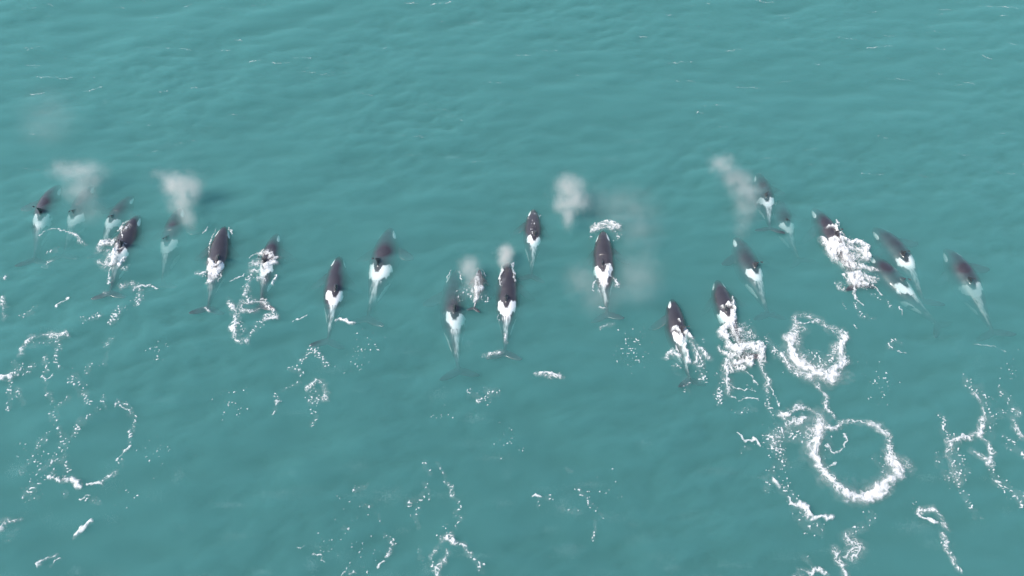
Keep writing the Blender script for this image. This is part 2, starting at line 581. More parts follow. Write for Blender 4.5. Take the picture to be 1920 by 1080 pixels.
def foam(name, label, strokes, depth=0.0, kind=None, cat="foam", group=None, tall=0.10, max_cover=1.0):
    """strokes: (style, half width in picture pixels, strength, points). style: s solid, l lace, f flecks, t thin strand."""
    made = {}
    split = name in ("foam_ring", "splash")
    for style, wpx, strength, pts in strokes:
        SEED[0] += 1
        sd_ = SEED[0]
        P = np.array(pts, float)
        wx, wy = at(P[:, 0], P[:, 1])
        world = list(zip(wx, wy))
        cxp, cyp = P[:, 0].mean(), P[:, 1].mean()
        a, b = at(cxp, cyp), at(cxp + wpx, cyp)
        hw = max(math.hypot(a[0] - b[0], a[1] - b[1]), 0.05)
        reach = hw * 1.9 + 0.15
        x0, x1, y0, y1 = wx.min() - reach, wx.max() + reach, wy.min() - reach, wy.max() + reach
        nx, ny = int((x1 - x0) / GRID) + 2, int((y1 - y0) / GRID) + 2
        X, Y = np.meshgrid(x0 + np.arange(nx) * GRID, y0 + np.arange(ny) * GRID)
        # wander the sampling position so that edges are ragged
        wob = hw * 0.45 + 0.05
        U = X + wob * perlin(X / (hw * 1.6 + .2), Y / (hw * 1.6 + .2), sd_) + 0.06 * perlin(X / .17, Y / .17, sd_ + 5)
        W = Y + wob * perlin(X / (hw * 1.6 + .2), Y / (hw * 1.6 + .2), sd_ + 40) + 0.06 * perlin(X / .17, Y / .17, sd_ + 6)
        d, al = seg_dist(U, W, world)
        env = np.clip(1 - d / (hw * 1.25), -0.6, 1)
        vary = 0.5 * perlin(X / (hw * 2 + .5) + 7, Y / (hw * 2 + .5), sd_ + 60)
        hi = fbm(X / 0.21, Y / 0.21, sd_ + 9, 3)
        fine = perlin(X / 0.10, Y / 0.10, sd_ + 11) + 0.5 * perlin(X / 0.05, Y / 0.05, sd_ + 12)
        if style in 'sl':
            q = 0.22
            length = sum(math.dist(world[i], world[i + 1]) for i in range(len(world) - 1))
            run = al * length                    # strands run along the band of foam
            wx_, wy_ = 0.16 * perlin(X / .45, Y / .45, sd_ + 3), 0.16 * perlin(X / .45, Y / .45, sd_ + 4)
            n1 = np.abs(perlin((run + wx_) / (q * 2.6), (d + wy_) / (q * .62), sd_ + 20))
            sy = 0.55 if cat == "splash" else 1.0
            n2 = np.abs(perlin((X + wx_) / (q * 1.5) + 3, (Y + wy_) * sy / (q * 1.3), sd_ + 21))
            n3 = np.abs(perlin((X - wx_) / (q * .8) + 8, (Y + wy_) * sy / (q * .7), sd_ + 22))
        if style == 's':
            f = 1.35 * env * strength + 0.50 * (0.5 - 1.7 * n1) + 0.35 * (0.5 - 1.6 * n2) + 0.45 * vary - 0.46
        elif style == 'l':
            line = np.maximum(1 - 7.0 * n1, np.maximum(0.95 - 7.0 * n2, 0.75 - 7.0 * n3))
            f = 0.80 * env * strength + 0.50 * np.maximum(line, -1.2) + 0.10 * fine + 0.85 * vary - 0.74
        elif style == 'f':
            spot = perlin(X / 0.10, Y / 0.085, sd_ + 30) + 0.45 * perlin(X / 0.3, Y / 0.3, sd_ + 31)
            f = 0.60 * env * strength + 1.0 * spot + 0.5 * vary - 0.89
        else:
            f = 0.95 * (env * strength) + 0.30 * (0.5 - 1.6 * np.abs(perlin(X / .16, Y / .12, sd_ + 23))) + 0.2 * fine + 0.6 * vary - 0.55
        f = np.where(env <= -0.55, -1, f)
        f[0, :] = f[-1, :] = -1
        f[:, 0] = f[:, -1] = -1
        film = 0.0 * f
        if not kind and style != 't':
            film = {'s': .15, 'l': .09, 'f': .035}[style] * sstep(-0.2, 0.8, 1 - d / (hw * 1.25)) * np.clip(0.8 + 1.1 * vary + 0.6 * hi, 0, 1.6)
            film[0, :] = film[-1, :] = film[:, 0] = film[:, -1] = 0
        keep = np.maximum.reduce([f[:-1, :-1], f[:-1, 1:], f[1:, 1:], f[1:, :-1]]) > -0.14
        keep |= np.maximum.reduce([film[:-1, :-1], film[:-1, 1:], film[1:, 1:], film[1:, :-1]]) > 0.015
        if not keep.any():
            continue
        h = {'s': tall * 0.9, 'l': tall * 0.5, 'f': tall * .35, 't': tall * .3}[style]
        z = float_z(X, Y) - depth + np.where(f > 0, h * np.sqrt(np.clip(f, 0, 1.2)) * (0.75 + 0.5 * hi), -0.02)
        ids = np.arange(nx * ny).reshape(ny, nx)
        q4 = np.stack([ids[:-1, :-1], ids[:-1, 1:], ids[1:, 1:], ids[1:, :-1]], -1)[keep]
        used = np.unique(q4)
        remap = np.zeros(nx * ny, np.int64)
        remap[used] = np.arange(len(used))
        part = made.setdefault("foam_band" if split and style in 'st' else "froth", [[], [], 0, []])
        part[0].append(np.stack([X.ravel()[used], Y.ravel()[used], z.ravel()[used]], -1))
        part[1].append(remap[q4] + part[2])
        part[2] += len(used)
        cov = sstep({'s': -0.14, 'l': -0.10, 'f': -0.06, 't': -0.10}[style], {'s': 0.85, 'l': 0.48, 'f': 0.18, 't': 0.40}[style], f) * np.clip(0.86 + 0.35 * hi, 0.4, 1) * {'s': 1.0, 'l': 0.88, 'f': 0.85, 't': 0.8}[style] * max_cover
        part[3].append(np.maximum(cov, film).ravel()[used])
    if not made:
        return None
    def skin(pn, V, F, A, parent=None):
        me = mesh_from(pn, np.concatenate(V) - base, np.concatenate(F))
        at_ = me.attributes.new("cover", 'FLOAT', 'POINT')
        at_.data.foreach_set('value', np.concatenate(A).astype(np.float32))
        return link(pn, me, FOAM, parent)

    allv = np.concatenate([v for p in made.values() for v in p[0]])
    base = np.array([allv[:, 0].mean(), allv[:, 1].mean(), 0])
    if not split:
        V, F, _, A = made["froth"]
        o = skin(name, V, F, A)
        o.location = base
        return tag(o, label, cat if not kind else None, group, 'stuff')
    root = bpy.data.objects.new(name, None)
    COL.objects.link(root)
    root.location = base
    tag(root, label, cat, group)
    for pn, (V, F, _, A) in made.items():
        p = skin(pn, V, F, A, root)
        p['kind'] = 'stuff'
    return root


def drops(name, spots, n, r0, r1, mat, parent=None, seed=1, top=None):
    """Many small drops as one mesh of tetrahedra. spots: (x, y, z, spread xyz)."""
    rng = np.random.default_rng(seed)
    S = np.array([s for s in spots], float)
    wgt = np.prod(S[:, 3:6], 1) ** 0.67
    pick = rng.choice(len(S), n, p=wgt / wgt.sum())
    c = S[pick, :3] + np.clip(rng.normal(0, 0.48, (n, 3)), -1.2, 1.2) * S[pick, 3:6]
    c[:, 2] = np.maximum(c[:, 2], 0.1) if top is None else np.minimum(c[:, 2], top)
    r = rng.uniform(r0, r1, n)[:, None, None]
    tet = np.array([(1, 1, 1), (1, -1, -1), (-1, 1, -1), (-1, -1, 1)]) / 1.3
    V = (c[:, None, :] + tet[None] * r).reshape(-1, 3)
    tri = np.array([(0, 1, 2), (0, 3, 1), (0, 2, 3), (1, 3, 2)])
    F = (np.arange(n)[:, None, None] * 4 + tri[None]).reshape(-1, 3)
    if parent is not None:
        V = V - np.array(parent.location)
    return link(name, mesh_from(name, V, F, False), mat, parent)


c1 = crop(1420, 560, 2.7)
foam("foam_ring", "thick white foam ring lying right of the splashing orca, upper of two rings", [
    ('s', 13, 1.0, c1((160, 200), (165, 250), (200, 300), (250, 345), (310, 375), (365, 388), (410, 360), (438, 310))),
    ('s', 9, 0.95, c1((438, 310), (425, 270), (432, 225), (440, 185))),
    ('l', 10, 1.1, c1((160, 210), (180, 140), (205, 85), (265, 85), (315, 115), (350, 145), (400, 165), (445, 182))),
    ('t', 5, 0.8, c1((200, 130), (250, 128), (300, 118), (345, 150), (395, 178))),
    ('l', 20, 0.75, c1((150, 270), (200, 330), (270, 385), (350, 400), (430, 370))),
    ('l', 14, .85, c1((215, 150), (190, 200), (200, 260), (260, 320), (330, 350), (390, 300), (400, 240))),
    ('f', 16, 0.8, c1((290, 290), (340, 320), (370, 280))),
], group="large foam rings")
foam("foam_ring", "larger white foam ring with a thick right edge, lower of two rings", [
    ('s', 11, 0.95, c1((325, 620), (300, 680), (282, 740), (288, 800), (305, 840))),
    ('s', 14, 1.0, c1((440, 995), (490, 1008), (540, 1008), (600, 980), (660, 930), (700, 885))),
    ('s', 15, 1.0, c1((685, 850), (708, 870), (700, 890))),
    ('l', 13, 1.15, c1((305, 840), (350, 910), (410, 960), (470, 1000))),
    ('t', 6, 1.0, c1((310, 850), (360, 915), (420, 965), (470, 1000))),
    ('l', 10, 1.1, c1((690, 840), (668, 790), (660, 740), (645, 690), (605, 650), (560, 640))),
    ('s', 7, 0.8, c1((570, 640), (605, 655), (640, 690))),
    ('l', 7, 1.0, c1((560, 640), (490, 622), (430, 625), (400, 650), (350, 665))),
    ('l', 20, 0.8, c1((310, 600), (285, 700), (275, 800), (330, 900))),
    ('l', 22, 0.75, c1((430, 985), (540, 1000), (640, 940), (720, 850))),
    ('t', 4, 0.95, c1((440, 680), (453, 720), (432, 765), (388, 785), (345, 745))),
    ('t', 3, 0.9, c1((350, 855), (392, 838))),
    ('f', 14, 0.75, c1((345, 690), (360, 760), (330, 800))),
    ('f', 10, 0.7, c1((600, 810), (630, 870))),
], group="large foam rings")
foam("foam_patch", "lacy foam tangle joining the two foam rings", [
    ('l', 7, 1.1, c1((260, 385), (310, 440), (360, 490), (345, 530), (380, 570), (400, 600))),
    ('l', 9, 1.1, c1((125, 595), (160, 560), (220, 540), (270, 550), (325, 580))),
    ('t', 6, .9, c1((190, 555), (225, 540), (245, 550))),
    ('l', 9, 1.05, c1((125, 600), (150, 635), (190, 625), (240, 600))),
    ('l', 10, 0.95, c1((320, 590), (330, 640), (300, 680))),
    ('l', 12, 0.8, c1((180, 640), (130, 680), (90, 720))),
    ('f', 18, 0.85, c1((110, 660), (85, 720), (115, 790), (110, 820))),
    ('f', 14, 0.8, c1((180, 680), (230, 690), (270, 660))),
])
foam("foam_trail", "string of foam specks running into the left side of upper foam ring", [
    ('f', 9, 1.1, c1((55, 205), (75, 250), (95, 290))),
    ('l', 9, .9, c1((120, 290), (160, 335), (210, 365), (270, 400))),
    ('f', 12, 0.9, c1((60, 220), (130, 310), (200, 370)))])

c2 = crop(960, 780, 2.8235)
foam("foam_streak", "thin curling foam streak on open water left of lower foam ring", [
    ('t', 3.5, 1.1, c2((1202, 88), (1238, 124), (1290, 118), (1325, 155))), ('f', 8, .8, c2((1230, 165), (1260, 175)))])
foam("foam_patch", "foam clump ending in a short white bar, below left of lower foam ring", [
    ('f', 10, 0.9, c2((1340, 340), (1345, 390))), ('s', 6, .9, c2((1385, 342), (1412, 365))),
    ('t', 4, 1.0, c2((1455, 440), (1485, 470), (1505, 480))), ('l', 9, 1.1, c2((1500, 480), (1545, 500), (1570, 540))),
    ('s', 7, .85, c2((1525, 475), (1560, 500), (1570, 535))),
    ('s', 5, 1.0, c2((1590, 550), (1640, 538), (1695, 538))),
    ('f', 14, .8, c2((1440, 400), (1520, 560), (1640, 600))), ('f', 9, .8, c2((1380, 270), (1370, 320)))])
foam("foam_patch", "fan shaped lacy foam at the bottom edge under the lower foam ring", [
    ('l', 11, 1.1, c2((1715, 700), (1740, 755), (1770, 842))), ('t', 5, 1.0, c2((1725, 765), (1755, 790), (1772, 845))),
    ('l', 16, .95, c2((1790, 650), (1850, 690), (1815, 740))), ('t', 4, .9, c2((1770, 745), (1800, 700), (1860, 690))),
    ('f', 10, .9, c2((1760, 640), (1825, 600), (1870, 595))), ('f', 10, .8, c2((1890, 520), (1905, 560)))])
foam("foam_streak", "curling foam strands at the bottom edge left of the fan of foam", [
    ('l', 6, 1.05, c2((1515, 805), (1570, 815), (1585, 832))), ('l', 6, 1.05, c2((1590, 830), (1640, 805), (1672, 830))),
    ('l', 6, .9, c2((1490, 845), (1560, 845))), ('f', 8, .8, c2((1550, 740), (1600, 790)))])

c3 = crop(1640, 680, 2.7)
foam("foam_trail", "branching foam trail near the right edge with a white knot in its middle", [
    ('f', 10, 0.9, c3((460, 90), (490, 150))), ('l', 8, 1.0, c3((500, 160), (545, 210), (555, 260), (548, 290))),
    ('l', 8, 1.15, c3((548, 290), (530, 360), (460, 376), (380, 400))), ('s', 5, 1.0, c3((545, 325), (525, 362))),
    ('t', 4, 1.0, c3((380, 400), (440, 375), (470, 372))),
    ('l', 8, .85, c3((375, 410), (370, 470), (395, 530), (430, 600))), ('f', 8, .95, c3((430, 600), (460, 700), (490, 750), (520, 780))),
    ('l', 7, 1.1, c3((532, 370), (570, 410), (592, 460), (572, 508))), ('l', 9, .9, c3((575, 508), (530, 470), (505, 455))),
    ('f', 10, 1.0, c3((580, 520), (625, 600), (680, 650), (735, 715))), ('s', 4, .8, c3((615, 590), (632, 605))),
    ('f', 16, .9, c3((390, 430), (430, 540), (400, 590))), ('f', 10, .85, c3((340, 270), (350, 350), (375, 400))),
    ('f', 14, .8, c3((540, 130), (570, 260), (575, 350))), ('f', 12, .75, c3((330, 490), (340, 550)))])
foam("foam_trail", "loose foam trail at the right edge beside the branching one", [
    ('f', 9, 1.0, c3((640, 140), (690, 200), (715, 250))), ('l', 9, 1.0, c3((715, 250), (705, 330), (745, 375))),
    ('f', 9, .95, c3((650, 380), (705, 405))), ('f', 8, .95, c3((655, 435), (740, 465))), ('f', 14, .7, c3((590, 280), (650, 270))),
    ('f', 12, .8, c3((720, 680), (750, 690)))])
foam("foam_streak", "foam streak with small white blob hanging down to the bottom right edge", [
    ('t', 4, 1.05, c3((222, 758), (285, 792), (335, 812))), ('l', 9, .95, c3((240, 745), (300, 740), (335, 790), (370, 835))),
    ('s', 4, .9, c3((295, 740), (312, 748))), ('l', 6, 1.05, c3((340, 870), (365, 940), (385, 1010))),
    ('l', 7, 1.15, c3((385, 990), (415, 1050))), ('f', 9, .8, c3((330, 850), (390, 1000)))])

c4 = crop(0, 500, 2.348)
foam("foam_trail", "loops of foam specks on the left, below the orca in churned foam", [
    ('l', 6, 1.05, c4((100, 390), (110, 345), (130, 320), (165, 305), (210, 300))),
    ('l', 8, 1.1, c4((232, 305), (260, 312), (290, 300))), ('f', 6, 1.15, c4((265, 330), (248, 400), (255, 450))),
    ('t', 4, 1.0, c4((185, 488), (210, 500), (235, 482))), ('f', 6, 1.05, c4((203, 400), (205, 460))),
    ('f', 6, 1.1, c4((205, 505), (210, 550), (225, 590))), ('f', 12, .8, c4((160, 340), (240, 330))),
    ('f', 8, 1.05, c4((70, 470), (125, 458), (142, 430)))])
foam("foam_patch", "small white foam clump cut by the left edge with specks trailing below", [
    ('s', 5, .9, c4((0, 490), (25, 485), (44, 490))), ('f', 6, 1.2, c4((42, 510), (42, 560), (33, 625))), ('f', 9, 1.0, c4((40, 480), (70, 460), (75, 430))),
    ('f', 8, .8, c4((75, 540), (100, 605)))])
foam("foam_trail", "cluster of foam specks between the foam loops and the faint ring of specks", [
    ('f', 10, 1.05, c4((320, 480), (350, 520), (375, 560))), ('f', 8, 1.0, c4((370, 560), (390, 605))),
    ('f', 8, 1.0, c4((265, 610), (300, 575))), ('f', 7, 1.1, c4((245, 640), (245, 690))), ('f', 6, .9, c4((455, 575), (465, 620))),
    ('f', 8, .8, c4((390, 460), (400, 430)))])
foam("foam_ring", "broken ring of small foam specks at lower left", [
    ('f', 7, .9, c4((515, 600), (560, 615), (585, 660))), ('t', 3, .95, c4((530, 610), (572, 640))), ('f', 5, 1.2, c4((590, 665), (572, 720), (570, 790))),
    ('t', 4, .9, c4((570, 795), (540, 810), (520, 848))), ('l', 6, 1.0, c4((515, 903), (480, 920), (450, 945))),
    ('t', 5, .9, c4((440, 948), (380, 956))), ('f', 8, .9, c4((430, 640), (370, 680), (320, 740))), ('f', 6, .9, c4((545, 850), (540, 870)))])
foam("foam_trail", "specks of foam gathering into a white knot at lower left", [
    ('f', 7, 1.1, c4((265, 715), (285, 760), (278, 850), (295, 910))), ('l', 6, 1.1, c4((218, 915), (260, 942), (300, 935))),
    ('s', 7, 1.0, c4((290, 938), (315, 930), (345, 965))), ('f', 8, .95, c4((190, 895), (220, 860), (270, 845))),
    ('f', 7, .85, c4((215, 735), (170, 790), (130, 850), (100, 910))), ('f', 10, .95, c4((100, 995), (140, 960), (155, 1010))),
    ('t', 3, .9, c4((347, 1018), (385, 1010))), ('f', 8, .85, c4((385, 1015), (430, 1035))), ('f', 9, .85, c4((275, 990), (285, 1000)))])
foam("foam_patch", "scattered foam specks under the flukes of the orca in churned foam", [
    ('f', 10, 1.1, c4((500, 240), (520, 210), (540, 190))), ('f', 8, 1.05, c4((370, 240), (410, 235), (445, 215))),
    ('f', 8, .9, c4((490, 315), (465, 350), (470, 420))), ('l', 7, 1.0, c4((535, 85), (570, 65), (600, 85))), ('t', 3, .9, c4((590, 82), (650, 72), (695, 100))),
    ('f', 6, 1.05, c4((615, 100), (620, 150), (605, 170)))])
foam("foam_streak", "short bent foam streak on dark water, far left under the leftmost orca", [('t', 3, 1.05, c4((240, 165), (262, 145), (292, 128))), ('f', 7, .9, c4((100, 210), (155, 170)))])
foam("foam_patch", "small arc of foam cut by the left edge level with the orca flukes", [('l', 6, 1.05, c4((3, 130), (14, 170), (14, 225))), ('f', 7, 1.0, c4((5, 40), (18, 45)))])

c5 = crop(0, 840, 4)
foam("foam_patch", "white foam clump on the left edge near the bottom", [('s', 7, .8, c5((0, 600), (15, 570), (40, 560))), ('l', 6, 1.0, c5((55, 530), (100, 545), (150, 530))), ('f', 7, .8, c5((60, 690), (120, 620)))])
foam("foam_streak", "slanting white foam streak at bottom left, upper of two", [('s', 4.5, .95, c5((560, 650), (610, 605), (685, 552)))])
foam("foam_streak", "slanting white foam streak at bottom left, lower of two", [('s', 4, .9, c5((280, 875), (340, 830), (420, 805))), ('f', 6, 1.0, c5((395, 865), (435, 830)))])

c6 = crop(480, 600, 2.25)
foam("foam_trail", "arc of foam specks behind the orca with thin white tail ridge", [
    ('f', 8, 1.15, c6((190, 170), (215, 140), (230, 112), (270, 150), (297, 185))), ('f', 8, .9, c6((160, 210), (185, 215)))])
foam("foam_trail", "two short chains of foam specks at left centre, one bent and one ring shaped", [
    ('f', 6, 1.1, c6((100, 296), (135, 282), (183, 258))), ('f', 6, 1.25, c6((88, 310), (88, 350), (78, 392))), ('s', 3, .8, c6((85, 345), (95, 352))),
    ('l', 6, .9, c6((222, 285), (250, 250), (290, 268), (297, 340))), ('f', 8, 1.1, c6((225, 290), (225, 345), (290, 345))), ('f', 10, .8, c6((260, 300), (250, 340))),
    ('f', 6, 1.1, c6((240, 382), (258, 400), (238, 440)))])
foam("foam_patch", "fizzing patch of tiny foam bubbles right below the large orca's sunken flukes", [
    ('f', 12, 1.0, c6((905, 310), (935, 335), (975, 335))), ('f', 12, .85, c6((980, 300), (1020, 310))), ('s', 2.5, .8, c6((930, 345), (945, 347)))])
foam("foam_trail", "curving chain of foam specks at lower centre", [
    ('f', 6, .85, c6((710, 595), (740, 655))), ('f', 5, .95, c6((765, 608), (800, 655))), ('l', 5, 1.1, c6((800, 680), (815, 710), (830, 735))),
    ('f', 6, 1.2, c6((830, 735), (862, 785), (835, 825))), ('f', 8, 1.05, c6((645, 760), (690, 750), (725, 740), (715, 690))), ('f', 6, .95, c6((685, 790), (672, 830), (682, 862))),
    ('f', 6, 1.0, c6((866, 835), (850, 880)))])
foam("foam_patch", "arrow shaped white foam at the bottom edge, lower centre", [
    ('l', 7, 1.15, c6((790, 918), (815, 912), (835, 940))), ('s', 5, .95, c6((808, 915), (830, 938))), ('l', 6, 1.1, c6((830, 940), (870, 952), (905, 985))), ('f', 6, 1.2, c6((905, 985), (930, 1010), (950, 1055))),
    ('l', 6, 1.05, c6((790, 930), (770, 970), (735, 1005))), ('l', 7, 1.0, c6((810, 985), (795, 1025), (760, 1078))), ('f', 8, 1.0, c6((740, 1030), (750, 1060))), ('f', 8, .9, c6((690, 960), (700, 1010)))])
foam("foam_trail", "hooked line of foam specks left of the arrow shaped foam", [
    ('f', 5, 1.0, c6((545, 905), (575, 935))), ('l', 4, 1.1, c6((578, 935), (565, 965), (552, 990))), ('t', 3, 1.0, c6((548, 1015), (520, 1028), (505, 1040))),
    ('f', 4, 1.1, c6((445, 775), (485, 785))), ('f', 5, 1.0, c6((508, 815), (532, 855))), ('f', 4, .9, c6((370, 880), (395, 882))), ('f', 6, .9, c6((420, 715), (465, 690)))])
foam("foam_streak", "faint broken foam streaks at the bottom edge, left of the hooked line", [
    ('t', 4, .8, c6((235, 980), (275, 988))), ('t', 4, .85, c6((278, 1005), (300, 1018))), ('t', 5, .8, c6((362, 1070), (410, 1068))), ('t', 3, .8, c6((175, 955), (200, 950)))])
foam("foam_streak", "short white foam streak beside the thin tail ridge of left centre orca", [('s', 3.5, .9, [(631, 599), (648, 601), (664, 607)])])
foam("foam_patch", "small white foam patch over the flukes of the broad backed orca", [('l', 5, 1.2, [(909, 668), (922, 664), (938, 663)]), ('s', 2.5, .8, [(915, 666), (935, 663)])])
foam("foam_patch", "lone white foam ripple below right of the broad backed orca", [('s', 4, .85, [(1012, 701), (1030, 699), (1048, 705)]), ('l', 6, .9, [(1006, 704), (1052, 707)])])
foam("foam_trail", "thin slanting line of foam dots at lower right of centre", [
    ('f', 5, 1.05, c2((352, 385), (400, 440), (465, 520))), ('f', 5, 1.0, c2((440, 550), (435, 650))), ('f', 5, 1.0, c2((290, 270), (305, 295))), ('f', 8, .8, c2((260, 490), (350, 515)))])
foam("foam_streak", "small forked foam streak at lower right of centre", [('t', 3, .85, c2((105, 425), (125, 418), (150, 430))), ('f', 5, .9, c2((150, 432), (200, 440))), ('f', 4, 1.0, c2((138, 450), (145, 490)))])
foam("foam_patch", "small patch of broken foam right of the upper foam ring", [('f', 9, .95, [(1672, 650), (1680, 635), (1692, 642)]), ('t', 2, .9, [(1688, 658), (1699, 658)])])
foam("foam_streak", "long pale foam line behind the rightmost orca", [('t', 2.6, .75, [(1832, 641), (1868, 646), (1895, 660)])], depth=.12)
foam("foam_streak", "curved foam line ending in froth, right of the leftmost orca's tail", [
    ('t', 2.4, .85, crop(20, 320, 6)((360, 740), (420, 690), (510, 668), (600, 692))), ('t', 3, .9, crop(20, 320, 6)((600, 692), (680, 712), (760, 745))),
    ('l', 6, 1.15, crop(20, 320, 6)((700, 730), (760, 760), (820, 830))), ('f', 6, 1.0, crop(20, 320, 6)((420, 905), (510, 890))), ('f', 7, .9, crop(20, 320, 6)((440, 1000), (400, 1080)))])
foam("foam_streak", "slanting thin foam streak between the two orcas under the left white blow", [('t', 2.4, .95, [(431, 530), (445, 521), (460, 514)]), ('t', 2, .8, [(547, 603), (562, 597), (575, 592)])])

# ------------------------------------------------------------------ white water round the whales
d4 = crop(160, 370, 5.4)
foam("splash", "churned foam on the left flank of the orca second big one from left", [
    ('l', 12, 1.25, d4((160, 480), (220, 455), (270, 450))), ('l', 13, 1.2, d4((170, 540), (220, 560), (240, 620))), ('l', 10, 1.25, d4((150, 640), (200, 670), (260, 690))),
    ('s', 7, .95, d4((190, 450), (270, 440), (290, 470))), ('s', 9, 1.0, d4((350, 500), (310, 560), (285, 650))), ('l', 6, 1.2, d4((365, 320), (375, 270), (440, 245))), ('l', 6, 1.15, d4((365, 320), (400, 350), (450, 300))),
    ('t', 4, 1.0, d4((380, 340), (385, 400), (405, 470))), ('s', 4, .9, d4((410, 612), (380, 650), (350, 700))), ('l', 7, 1.1, d4((330, 720), (400, 720))),
    ('t', 3.5, .9, d4((260, 720), (235, 800), (220, 860))), ('l', 5, 1.0, d4((190, 960), (215, 970))), ('f', 9, 1.15, d4((370, 880), (430, 850), (500, 910))), ('f', 9, .9, d4((560, 890), (560, 990), (530, 1050)))], cat="splash", tall=.16)
d6 = crop(280, 300, 3)
foam("splash", "frothy water streaming off the saddle of the orca under the left white blow", [
    ('s', 7, .95, d6((335, 580), (365, 600), (395, 585))), ('s', 6, .9, d6((360, 600), (350, 650), (340, 690))), ('l', 8, 1.2, d6((390, 610), (375, 650))), ('l', 6, 1.1, d6((330, 620), (300, 645), (275, 640))), ('t', 3, 1.0, d6((275, 645), (320, 655))),
    ('t', 2.6, 1.0, d6((405, 645), (392, 690))), ('t', 2, .9, d6((340, 540), (345, 480), (362, 425), (385, 390))), ('t', 2.2, .9, d6((440, 385), (465, 400), (470, 420))), ('t', 2.2, .85, d6((300, 410), (335, 378))), ('s', 3, .9, d6((318, 835), (338, 852)))], cat="splash")  # last dab is a glint on the flukes, laid on in white
d7 = crop(280, 300, 3)
foam("splash", "white water over the back of the orca cutting foam with its fin tip", [
    ('t', 3, 1.0, d7((560, 545), (600, 515), (640, 500))), ('l', 9, 1.25, d7((630, 510), (670, 520), (710, 540))), ('l', 12, 1.2, d7((600, 580), (640, 570), (660, 540))), ('l', 9, 1.15, d7((580, 620), (640, 620))),
    ('s', 8, 1.0, d7((650, 600), (690, 575), (712, 575))), ('l', 8, 1.1, d7((620, 660), (645, 680))), ('s', 3, .9, d7((712, 650), (692, 700))), ('f', 8, 1.2, d7((570, 640), (550, 730), (535, 790))), ('l', 6, .9, d7((565, 680), (545, 760)))], cat="splash", tall=.14)
foam("foam_ring", "ring of lacy foam around the flukes of the orca with fin tip in foam", [
    ('l', 8, 1.2, d7((450, 800), (480, 850), (500, 890), (475, 950))), ('l', 8, 1.2, d7((520, 800), (580, 790), (640, 790))), ('l', 7, 1.2, d7((640, 800), (690, 835), (710, 880), (650, 890))), ('l', 8, 1.1, d7((500, 830), (540, 850), (600, 850))),
    ('l', 6, 1.1, d7((475, 960), (500, 1020), (555, 1025))), ('f', 9, 1.1, d7((635, 925), (600, 960), (570, 1000))), ('f', 12, .95, d7((480, 880), (520, 960)))])
d11 = crop(800, 370, 2.7)
foam("splash", "little splash thrown up around the small calf", [
    ('l', 9, 1.2, d11((252, 430), (262, 470), (250, 520))), ('t', 4, .9, d11((262, 400), (255, 450), (246, 530))), ('l', 6, 1.15, d11((235, 490), (250, 470), (280, 470))), ('s', 4, .85, d11((255, 495), (280, 470))), ('f', 9, 1.2, d11((225, 500), (300, 510))), ('t', 2.2, .95, d11((225, 390), (245, 375), (262, 372))), ('t', 2.2, .95, d11((278, 375), (295, 385), (300, 400))), ('t', 2.5, .9, d11((245, 500), (241, 550)))], cat="splash")
foam("splash", "thin white waterlines along both sides of the broad backed orca", [
    ('t', 3.2, 1.0, d11((372, 450), (376, 400), (384, 352), (400, 335))), ('t', 3.2, 1.0, d11((432, 340), (442, 375), (448, 430))), ('l', 4, 1.0, d11((372, 415), (385, 425), (378, 460))), ('l', 4, .9, d11((395, 690), (405, 740))), ('t', 2, .8, d11((365, 600), (370, 630)))], cat="splash")
d14 = crop(1000, 300, 3.177)
foam("splash", "white bow wave pushed up before the snout of the long backed orca", [
    ('l', 9, 1.3, d14((355, 405), (400, 380), (450, 375), (490, 390))), ('l', 8, 1.2, d14((360, 420), (420, 400), (500, 405))), ('s', 4, .8, d14((370, 385), (430, 370), (480, 380))), ('f', 8, 1.0, d14((480, 430), (500, 460))), ('f', 6, .9, d14((350, 455), (370, 440)))], cat="splash", tall=.2)
foam("splash", "patches of froth beside the tail of the long backed orca", [
    ('l', 6, 1.2, d14((475, 690), (500, 715), (490, 735))), ('s', 3.5, .9, d14((490, 700), (500, 728))), ('t', 2.8, 1.0, d14((375, 705), (360, 735), (362, 770))), ('l', 8, .95, d14((395, 720), (400, 790))), ('s', 4, .8, d14((395, 865), (418, 872))),
    ('l', 5, .9, d14((410, 990), (440, 978), (475, 970))), ('s', 5, .8, d14((410, 640), (455, 635))), ('s', 4, .8, d14((440, 660), (440, 730)))], cat="splash")
d15 = crop(1220, 500, 3.857)
foam("splash", "foam on both sides of the orca with spread flippers", [
    ('s', 9, 1.0, d15((190, 465), (220, 480), (235, 540))), ('s', 7, .9, d15((230, 460), (280, 490), (300, 515))), ('s', 6, .9, d15((235, 540), (255, 620), (268, 690))), ('l', 8, 1.2, d15((110, 650), (140, 620), (190, 650))), ('s', 5, .8, d15((125, 630), (150, 625))),
    ('l', 10, 1.1, d15((290, 560), (330, 610), (345, 700))), ('l', 10, 1.15, d15((350, 610), (400, 650), (430, 670))), ('t', 3, 1.0, d15((180, 570), (195, 620), (215, 645))), ('f', 9, 1.1, d15((190, 690), (200, 750))), ('f', 9, 1.1, d15((370, 690), (360, 800))), ('f', 8, 1.0, d15((260, 800), (265, 890))),
    ('s', 3, .9, d15((203, 400), (210, 440))), ('f', 6, .9, d15((370, 535), (385, 550)))], cat="splash", tall=.16)
